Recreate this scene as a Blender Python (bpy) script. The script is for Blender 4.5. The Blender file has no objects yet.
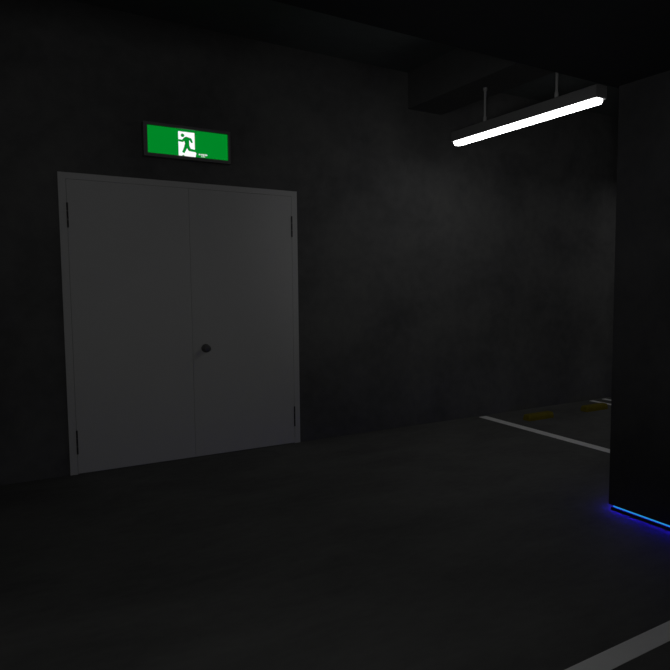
import bpy, bmesh, math
from mathutils import Vector, Matrix

SC = bpy.context.scene
COL = SC.collection
D = 5.585            # distance of the concrete wall with the doors
CEIL = 3.628
BEAM_Z = 2.7524      # underside of the cross beam
RIB_Z = 3.2704       # underside of the shallower beam carrying the lamp

# ---------------------------------------------------------------- helpers
class MB:
    """collects shapes into one mesh"""
    def __init__(self): self.bm = bmesh.new()
    def box(self, x0, x1, y0, y1, z0, z1, bevel=0.0, seg=2):
        r = bmesh.ops.create_cube(self.bm, size=1.0)
        vs = r['verts']
        for v in vs:
            v.co = Vector(((x0+x1)/2 + v.co.x*(x1-x0), (y0+y1)/2 + v.co.y*(y1-y0), (z0+z1)/2 + v.co.z*(z1-z0)))
        if bevel:
            es = list({e for v in vs for e in v.link_edges})
            bmesh.ops.bevel(self.bm, geom=es, offset=bevel, segments=seg, profile=0.5, affect='EDGES')
        return self
    def prism(self, pts, axis, a, b):
        """pts: outline in the two other axes (in xyz order), extruded along axis from a to b"""
        def mk(p, t):
            c = [p[0], p[1]]; c.insert(axis, t); return Vector(c)
        lo = [self.bm.verts.new(mk(p, a)) for p in pts]
        hi = [self.bm.verts.new(mk(p, b)) for p in pts]
        n = len(pts)
        fs = [self.bm.faces.new(lo[::-1]), self.bm.faces.new(hi)]
        for i in range(n):
            j = (i+1) % n
            fs.append(self.bm.faces.new((lo[i], lo[j], hi[j], hi[i])))
        return self
    def lathe(self, prof, origin, axis='Z', seg=24):
        """prof: (radius, height) pairs turned about an axis through origin"""
        o = Vector(origin); rings = []
        def pt(r, h, t):
            c, s = r*math.cos(t), r*math.sin(t)
            return o + {'Z': Vector((c, s, h)), '-Y': Vector((c, -h, s))}[axis]
        for r, h in prof:
            if r < 1e-6: rings.append([self.bm.verts.new(pt(0, h, 0))])
            else: rings.append([self.bm.verts.new(pt(r, h, 2*math.pi*k/seg)) for k in range(seg)])
        for A, B in zip(rings, rings[1:]):
            for k in range(seg):
                j = (k+1) % seg
                q = [A[k % len(A)], A[j % len(A)], B[j % len(B)], B[k % len(B)]]
                u = []
                for v in q:
                    if v not in u: u.append(v)
                if len(u) > 2: self.bm.faces.new(u)
        return self
    def build(self, name, mat, parent=None, smooth=False, world=None):
        bmesh.ops.recalc_face_normals(self.bm, faces=self.bm.faces)
        me = bpy.data.meshes.new(name)
        # mesh coordinates are given in the room; a child keeps them relative to its parent's base
        o = bpy.data.objects.new(name, me)
        base = Vector((0, 0, 0))
        p = parent
        while p is not None:
            base += p.location; p = p.parent
        if parent is None:
            xs = [v.co for v in self.bm.verts]
            base = Vector((sum(v.x for v in xs)/len(xs), sum(v.y for v in xs)/len(xs), min(v.z for v in xs)))
            o.location = base
        else:
            o.parent = parent
        bmesh.ops.translate(self.bm, verts=self.bm.verts, vec=-base)
        self.bm.to_mesh(me); self.bm.free()
        if smooth:
            for f in me.polygons: f.use_smooth = True
        me.materials.append(mat)
        COL.objects.link(o)
        return o

def thing(name, label, cat, loc, group=None):
    o = bpy.data.objects.new(name, None); COL.objects.link(o)
    o.location = loc; o.empty_display_size = 0.1
    return tag(o, label, cat, group)
def tag(o, label=None, cat=None, group=None, kind=None):
    for k, v in (('label', label), ('category', cat), ('group', group), ('kind', kind)):
        if v: o[k] = v
    return o

# ---------------------------------------------------------------- materials
def mat(name, col, rough=0.7, metal=0.0, spec=0.3):
    m = bpy.data.materials.new(name); m.use_nodes = True
    b = m.node_tree.nodes['Principled BSDF']
    b.inputs['Base Color'].default_value = (*col, 1)
    b.inputs['Roughness'].default_value = rough
    b.inputs['Metallic'].default_value = metal
    b.inputs['Specular IOR Level'].default_value = spec
    return m

def mottle(name, dark, light, scale, rough=0.85, stretch=(1, 1, 1), bump=0.15, spec=0.2, fine=9.0, patch=None):
    """weathered surface: cloudy patches over a finer grain"""
    m = mat(name, light, rough, 0, spec)
    nt = m.node_tree; N = nt.nodes; L = nt.links; b = N['Principled BSDF']
    tc = N.new('ShaderNodeTexCoord'); mp = N.new('ShaderNodeMapping')
    mp.inputs['Scale'].default_value = stretch
    L.new(tc.outputs['Object'], mp.inputs['Vector'])
    n1 = N.new('ShaderNodeTexNoise'); n1.inputs['Scale'].default_value = scale
    n1.inputs['Detail'].default_value = 5; n1.inputs['Roughness'].default_value = 0.58
    n1.inputs['Distortion'].default_value = 0.4
    n2 = N.new('ShaderNodeTexNoise'); n2.inputs['Scale'].default_value = scale*fine
    n2.inputs['Detail'].default_value = 4
    for n in (n1, n2): L.new(mp.outputs['Vector'], n.inputs['Vector'])
    mx = N.new('ShaderNodeMix'); mx.data_type = 'FLOAT'; mx.inputs[0].default_value = 0.25
    L.new(n1.outputs['Fac'], mx.inputs[2]); L.new(n2.outputs['Fac'], mx.inputs[3])
    cr = N.new('ShaderNodeValToRGB')
    cr.color_ramp.elements[0].position = 0.34; cr.color_ramp.elements[0].color = (*dark, 1)
    cr.color_ramp.elements[1].position = 0.68; cr.color_ramp.elements[1].color = (*light, 1)
    L.new(mx.outputs[0], cr.inputs['Fac']); L.new(cr.outputs['Color'], b.inputs['Base Color'])
    bp = N.new('ShaderNodeBump'); bp.inputs['Strength'].default_value = bump; bp.inputs['Distance'].default_value = 0.01
    L.new(n2.outputs['Fac'], bp.inputs['Height']); L.new(bp.outputs['Normal'], b.inputs['Normal'])
    return m

def glow(name, col, strength):
    m = bpy.data.materials.new(name); m.use_nodes = True
    nt = m.node_tree; nt.nodes.clear()
    e = nt.nodes.new('ShaderNodeEmission'); o = nt.nodes.new('ShaderNodeOutputMaterial')
    e.inputs['Color'].default_value = (*col, 1); e.inputs['Strength'].default_value = strength
    nt.links.new(e.outputs[0], o.inputs[0])
    return m

M_WALL = mottle('rendered_concrete_wall', (0.070, 0.070, 0.072), (0.130, 0.130, 0.128), 1.1, bump=0.08)
M_FLOOR = mottle('worn_concrete_floor', (0.092, 0.092, 0.091), (0.142, 0.142, 0.138), 1.5, rough=0.9, stretch=(0.8, 1.5, 1), bump=0.06, spec=0.1)
M_CEIL = mottle('dark_painted_ceiling', (0.10, 0.110, 0.110), (0.135, 0.146, 0.146), 1.0, bump=0.05, spec=0.1)
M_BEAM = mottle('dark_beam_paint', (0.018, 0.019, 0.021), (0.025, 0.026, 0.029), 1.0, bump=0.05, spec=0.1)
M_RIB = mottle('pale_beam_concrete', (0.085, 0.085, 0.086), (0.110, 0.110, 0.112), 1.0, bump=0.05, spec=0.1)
M_PILLAR = mottle('dark_pillar_coating', (0.025, 0.025, 0.0265), (0.039, 0.039, 0.0405), 2.0, rough=0.8, bump=0.04, spec=0.15)
M_DOOR = mottle('grey_door_paint', (0.52, 0.52, 0.52), (0.55, 0.55, 0.55), 0.7, rough=0.75, bump=0.0, spec=0.15)
M_HINGE = mat('dark_hinge_steel', (0.05, 0.048, 0.05), 0.5, 0.3)
M_KNOB = mat('blackened_knob_steel', (0.13, 0.13, 0.13), 0.5, 0.3)
M_CORE = mat('gap_shadow_core', (0.10, 0.10, 0.10), 0.9)
M_LINE = mottle('worn_white_road_paint', (0.84, 0.84, 0.84), (0.90, 0.90, 0.89), 6, rough=0.85, bump=0.03, spec=0.1)
M_YELLOW = mottle('yellow_stop_paint', (0.150, 0.122, 0.006), (0.220, 0.175, 0.008), 5, rough=0.7, bump=0.05)
M_LAMP = mat('dark_grey_lamp_metal', (0.17, 0.17, 0.17), 0.6, 0.0)
M_CAP = mat('dark_lamp_cap', (0.12, 0.12, 0.12), 0.7)
M_ROD = mat('grey_rod_metal', (0.34, 0.34, 0.34), 0.5, 0.1)
M_FRAME = mat('charcoal_sign_frame', (0.17, 0.17, 0.17), 0.6)
M_PLINTH = mat('black_plinth', (0.012, 0.012, 0.013), 0.7)
M_TUBE = glow('white_tube_light', (1.0, 1.0, 1.0), 7.8)
M_GREEN = glow('backlit_green', (0.0, 0.235, 0.020), 1.0)
M_WHITE = glow('backlit_white', (1.0, 1.0, 1.0), 1.0)
M_FLOOR_GLOW = glow('blue_floor_glow', (0.028, 0.006, 1.0), 66.0)
M_STRIP = glow('light_blue_strip', (0.02, 0.27, 0.63), 1.0)

# ---------------------------------------------------------------- the setting
X0, X1, Y0 = -4.0, 11.0, -7.0
def structure(o, label=None, cat=None): return tag(o, label, cat, kind='structure')
structure(MB().box(X0, X1, Y0, D, -0.15, 0.0).build('floor', M_FLOOR))
structure(MB().box(X0, X1, Y0, D+0.2, CEIL, CEIL+0.2).build('ceiling', M_CEIL))
structure(MB().box(X0-0.2, X0, Y0, D+0.2, -0.15, CEIL).build('wall_left', M_WALL))
structure(MB().box(X1, X1+0.2, Y0, D+0.2, -0.15, CEIL).build('wall_right', M_WALL))
structure(MB().box(X0-0.2, X1+0.2, Y0-0.2, Y0, -0.15, CEIL).build('wall_front', M_WALL))
structure(MB().box(X0, X1, D, D+0.2, -0.15, CEIL).build('wall_back', M_WALL))
# overhead beams
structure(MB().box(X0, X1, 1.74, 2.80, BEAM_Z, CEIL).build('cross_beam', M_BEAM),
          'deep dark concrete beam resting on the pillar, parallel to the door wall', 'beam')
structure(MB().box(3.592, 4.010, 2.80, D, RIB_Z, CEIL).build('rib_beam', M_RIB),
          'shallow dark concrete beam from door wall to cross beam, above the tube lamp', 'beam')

# pillar with lit foot
PX0, PX1, PY0, PY1, PZ = 3.3754, 4.32, 1.80, 2.768, 0.0325
pillar = structure(MB().box(PX0, PX1, PY0, PY1, PZ, BEAM_Z).build('pillar', M_PILLAR),
                   'thick black square pillar with blue light strip at its foot', 'pillar')
MB().box(PX0+.002, PX1-.002, PY0+.020, PY1-.020, 0.0, 0.018).build('plinth', M_PLINTH, pillar)
o = MB().box(PX0+.013, PX1-.013, PY0+.028, PY1-.028, 0.018, PZ).build('led_strip', M_STRIP, pillar)
o['label'] = 'glowing light-blue strip'
tape = MB()                                  # unseen emitter added under the shaft's edge for the blue floor glow
for a in ((PX0+.010, PX0+.013, PY0+.010, PY1-.010), (PX1-.013, PX1-.010, PY0+.010, PY1-.010),
          (PX0+.013, PX1-.013, PY0+.010, PY0+.013), (PX0+.013, PX1-.013, PY1-.013, PY1-.010)):
    tape.box(*a, PZ-.003, PZ)
o = tape.build('added_glow_tape', M_FLOOR_GLOW, pillar); o['label'] = 'added deep blue glow tape hidden under the pillar edge'

# ---------------------------------------------------------------- double door
DX0, DX1, DZ, DM = 0.434, 2.365, 2.347, 1.395
FY = D - 0.012            # face of frame and leaves
door = MB()
fw = 0.053
door.box(DX0, DX0+fw, FY, D, 0, DZ).box(DX1-fw, DX1, FY, D, 0, DZ).box(DX0+fw, DX1-fw, FY, D, DZ-0.048, DZ)
door = structure(door.build('door_1', M_DOOR), 'grey steel double door set in the dark wall under the exit sign', 'door')
MB().box(DX0+fw, DX1-fw, D-0.003, D, 0, DZ-0.048).build('rebate', M_CORE, door)
G = 0.0020
leaves = []
for a, b in ((DX0+fw+G, DM-G/2), (DM+G/2, DX1-fw-G)):
    lf = MB().box(a, b, FY, D-0.003, 0.006, DZ-0.048-G).build('door_leaf', M_DOOR, door)
    leaves.append(lf)
for lf, hx in ((leaves[0], DX0+fw+0.003), (leaves[1], DX1-fw-0.001)):
    for z0, z1 in ((1.930, 2.122), (0.162, 0.354)):
        h = MB()
        for k in range(3):
            s = (z1-z0)/3
            h.lathe([(0, 0), (0.0065, 0), (0.0065, s-0.003), (0, s-0.003)], (hx, FY-0.002, z0+k*s), seg=12)
        o = h.build('hinge', M_HINGE, lf); o['label'] = 'dark slim hinge'
k = MB()
k.lathe([(0.0, 0.0), (0.037, 0.0), (0.037, 0.004), (0.033, 0.008), (0.014, 0.009), (0.013, 0.026), (0.020, 0.031),
         (0.029, 0.038), (0.031, 0.047), (0.027, 0.055), (0.014, 0.058), (0, 0.0585)], (1.503, FY, 0.946), axis='-Y', seg=32)
o = k.build('door_knob', M_KNOB, leaves[1], smooth=True); o['label'] = 'dark round knob'

# ---------------------------------------------------------------- exit sign
SX0, SX1, SZ0, SZ1, SY = 1.041, 1.739, 2.522, 2.790, D-0.082
PY = D-0.05               # the lit panel sits back inside its frame
sign = thing('exit_sign', 'lit green emergency exit sign with running figure, above the double door', 'sign', ((SX0+SX1)/2, D, SZ0))
f = MB(); bl, br, bt, bb = 0.030, 0.019, 0.021, 0.026
f.box(SX0, SX1, PY, D, SZ0, SZ1)
f.box(SX0, SX0+bl, SY, PY, SZ0, SZ1).box(SX1-br, SX1, SY, PY, SZ0, SZ1)
f.box(SX0+bl, SX1-br, SY, PY, SZ1-bt, SZ1).box(SX0+bl, SX1-br, SY, PY, SZ0, SZ0+bb)
f.build('frame', M_FRAME, sign)
pan = MB().box(SX0+bl, SX1-br, PY-0.004, PY, SZ0+bb, SZ1-bt).build('sign_panel', M_GREEN, sign)
pan['label'] = 'glowing green panel'
# white doorway of the pictogram, its own coordinates u (0..1 right) and v (0..1 down)
WX0, WX1, WZ0, WZ1 = 1.3145, 1.4455, 2.5525, 2.7495
def uv(u, v): return (WX0+u*(WX1-WX0), WZ1-v*(WZ1-WZ0))
yw, yf = PY-0.005, PY-0.006
w = MB().prism([uv(*p) for p in [(0, 0), (1, 0), (1, .74), (1.03, .80), (1.10, .85), (1.05, .91), (1.04, 1), (0.36, 1), (0.33, .965), (0.24, .955), (0.20, 1), (0, 1)][::-1]], 1, yw, PY-0.004)
o = w.build('doorway_pictogram', M_WHITE, pan); o['label'] = 'white doorway symbol'
man = MB()
def limb(pts, r):
    """tapering flat stroke through (u, v, half width)"""
    P = [Vector(uv(a, b_)) for a, b_ in pts]
    for i, (p, q) in enumerate(zip(P, P[1:])):
        r0, r1 = r[i], r[i+1]
        n = (q-p).normalized(); t = Vector((-n.y, n.x))
        man.prism([tuple(v) for v in (p+t*r0, q+t*r1, q-t*r1, p-t*r0)], 1, yf-0.0002*(i+1), yw)
    for i, p in enumerate(P[1:-1]):
        rr = r[i+1]
        man.prism([(p.x+rr*math.cos(a*math.pi/6), p.y+rr*math.sin(a*math.pi/6)) for a in range(12)], 1, yf-0.0001, yw)
c = Vector(uv(.26, .155))
man.prism([(c.x+.0140*math.cos(a*math.pi/10), c.y+.0140*math.sin(a*math.pi/10)) for a in range(20)], 1, yf-.0003, yw)
limb([(.44, .26), (.50, .30), (.54, .545)], [.013, .021, .016])          # trunk
limb([(.44, .265), (.25, .385), (-.02, .37)], [.012, .0088, .008])       # leading arm
limb([(.48, .255), (.74, .285), (.83, .42)], [.012, .0098, .008])        # trailing arm
limb([(.49, .53), (.42, .66), (.28, .86)], [.0135, .012, .0095])           # rear leg
limb([(.55, .53), (.66, .715), (1.02, .75)], [.0135, .0115, .009])        # front leg
o = man.build('running_figure', M_GREEN, pan); o['label'] = 'green running figure'
lt = MB()
def marks(x, z, spec, h):
    for wd, bars in spec:
        lt.box(x, x+wd, yw, PY-0.004, z+h*0.40, z+h*0.60)
        for fr in bars: lt.box(x+fr*wd-.0014, x+fr*wd+.0014, yw-.0001, PY-0.004, z, z+h)
        x += wd+.0030
marks(1.477, 2.572, [(.012, (.2, .8)), (.011, (.5,)), (.013, (.15, .5, .85)), (.011, (.3, .8)), (.012, (.2, .7))], .013)
marks(1.494, 2.559, [(.010, (.5,)), (.010, (.2, .8)), (.010, (.5,))], .0075)
o = lt.build('small_lettering', M_WHITE, pan); o['label'] = 'tiny white lettering'

# ---------------------------------------------------------------- hanging tube lamp
LX, LY0, LY1, LZ0, LZ1 = 3.800, 3.272, 5.058, 2.864, 2.959
lamp = thing('pendant_lamp', 'long lit white tube lamp hanging from the ceiling on two rods', 'lamp', (LX, (LY0+LY1)/2, LZ0))
h = MB().prism([(LX-.055, LZ1-.004), (LX-.051, LZ1), (LX+.051, LZ1), (LX+.055, LZ1-.004), (LX+.055, LZ0), (LX-.055, LZ0)], 1, LY0+.008, LY1-.008)
h.build('housing', M_LAMP, lamp)
for ya, yb in ((LY0, LY0+.008), (LY1-.008, LY1)):
    MB().box(LX-.056, LX+.056, ya, yb, LZ0+.002, LZ1+.001).build('end_cap', M_CAP, lamp)
d = MB(); bm = d.bm
ring = []
for (hw, e, z) in ((.047, .009, LZ0+.002), (.046, .009, LZ0-.017), (.038, .016, LZ0-.030)):
    ya, yb, ch = LY0+e, LY1-e, hw*.55
    ring.append([bm.verts.new((LX+x, y, z)) for x, y in ((-hw, ya+ch), (-hw+ch, ya), (hw-ch, ya), (hw, ya+ch), (hw, yb-ch), (hw-ch, yb), (-hw+ch, yb), (-hw, yb-ch))])
for A, B in zip(ring, ring[1:]):
    for i in range(8): bm.faces.new((A[i], A[(i+1) % 8], B[(i+1) % 8], B[i]))
bm.faces.new(ring[0]); bm.faces.new(ring[-1][::-1])
o = d.build('light_diffuser', M_TUBE, lamp); o['label'] = 'glowing white diffuser'
for y in (3.728, 4.6155):
    r_ = MB().lathe([(0, 0), (.0115, 0), (.0115, RIB_Z-LZ1), (0, RIB_Z-LZ1)], (LX, y, LZ1), seg=16).build('suspension_rod', M_ROD, lamp, smooth=False)
    MB().lathe([(0, 0), (.017, 0), (.017, .055), (.0125, .062), (0, .062)], (LX, y, LZ1), seg=20).build('rod_socket', M_ROD, r_)
    MB().lathe([(0, -.030), (.012, -.030), (.019, -.022), (.020, -.004), (.020, 0), (0, 0)], (LX, y, RIB_Z), seg=20).build('ceiling_mount', M_ROD, r_)

# ---------------------------------------------------------------- floor markings and wheel stops
def stripe(x0, x1, y0, y1, label, group=None):
    o = MB().box(x0, x1, y0, y1, 0.0, 0.002).build('painted_line', M_LINE)
    return tag(o, label, 'floor marking', group)
stripe(4.508, 4.612, 1.66, 5.535, 'white bay line starting left of the wheel stops and running behind the pillar', 'white bay lines')
stripe(6.325, 6.395, 1.66, 5.535, 'white bay line just right of the right wheel stop, nearer one of a pair', 'white bay lines')
stripe(6.560, 6.630, 1.66, 5.535, 'farthest white bay line by the wall, second beyond the right wheel stop', 'white bay lines')
stripe(-1.5, 10.0, 1.562, 1.661, 'broad grey-white line crossing the lower right corner of the floor')

def wheel_stop(x0, x1, label):
    ya, yb, H = 5.055, 5.165, 0.064
    r = thing('wheel_stop', label, 'wheel stop', ((x0+x1)/2, (ya+yb)/2, 0), 'yellow wheel stops by the wall')
    prof = [(ya, 0), (ya+.003, .034), (ya+.014, H-.006), (ya+.021, H), (yb-.021, H), (yb-.014, H-.006), (yb-.003, .034), (yb, 0)]
    MB().prism(prof, 0, x0+.012, x1-.012).build('block', M_YELLOW, r)
    for a, s in ((x0+.012, -1), (x1-.012, 1)):
        e = MB(); bm = e.bm
        A = [bm.verts.new((a, y, z)) for y, z in prof]
        cy = (ya+yb)/2
        B = [bm.verts.new((a+s*.012, cy+(y-cy)*.86, z*.92)) for y, z in prof]
        for i in range(8): bm.faces.new((A[i], A[(i+1) % 8], B[(i+1) % 8], B[i]))
        bm.faces.new(A); bm.faces.new(B)
        e.build('end_face', M_YELLOW, r)
    return r
wheel_stop(4.828, 5.205, 'left yellow wheel stop, the one nearer the first white bay line')
wheel_stop(5.745, 6.115, 'right yellow wheel stop, partly next to the pillar edge')

# ---------------------------------------------------------------- light
def area(name, loc, target, sx, sy, power, col=(1, 1, 1), spread=180):
    l = bpy.data.lights.new(name, 'AREA'); l.shape = 'RECTANGLE'; l.size = sx; l.size_y = sy
    l.energy = power; l.color = col; l.spread = math.radians(spread)
    o = bpy.data.objects.new(name, l); COL.objects.link(o)
    o.location = loc
    o.rotation_euler = (Vector(target)-Vector(loc)).to_track_quat('-Z', 'Y').to_euler()
    return o
# lights out of view: fills added near the camera to brighten doors and bays,
# a fill added over the driveway floor and the next lamp of the bay row behind the pillar
area('door_fill', (-0.7, -0.5, 1.80), (0.8, 5.5, 2.55), 0.9, 0.5, 4.2, spread=100)
area('bay_wall_fill', (-0.15, -0.12, 1.35), (6.2, 5.5, 2.6), 0.3, 0.4, 2.9, spread=60)
area('floor_fill', (0.6, 0.7, 2.7), (0.8, 1.3, 0), 1.2, 0.3, 2.8, spread=140)
area('bay_lamp_light', (7.4, 4.16, 2.85), (7.4, 4.16, 0), 0.09, 1.7, 5.0)

w = bpy.data.worlds.new('garage_dim'); SC.world = w; w.use_nodes = True
bg = w.node_tree.nodes['Background']
bg.inputs['Color'].default_value = (1, 1, 1, 1); bg.inputs['Strength'].default_value = 0.0

# ---------------------------------------------------------------- camera
cd = bpy.data.cameras.new('camera'); cam = bpy.data.objects.new('camera', cd); COL.objects.link(cam)
F, YAW, PITCH, SHX = 637.583, 0.5801946, -0.0800557, 78.689
cd.sensor_fit = 'HORIZONTAL'; cd.sensor_width = 36.0
cd.lens = F/670*36.0
cd.shift_x = -SHX/670
cam.location = (0, 0, 1.5)
cam.rotation_euler = (math.pi/2+PITCH, 0, -YAW)
cd.clip_start = 0.05
SC.camera = cam

vs = SC.view_settings
SC.display_settings.display_device = 'sRGB'
vs.view_transform = 'Standard'; vs.look = 'None'; vs.gamma = 1.0; vs.exposure = 0.0
vs.use_curve_mapping = False
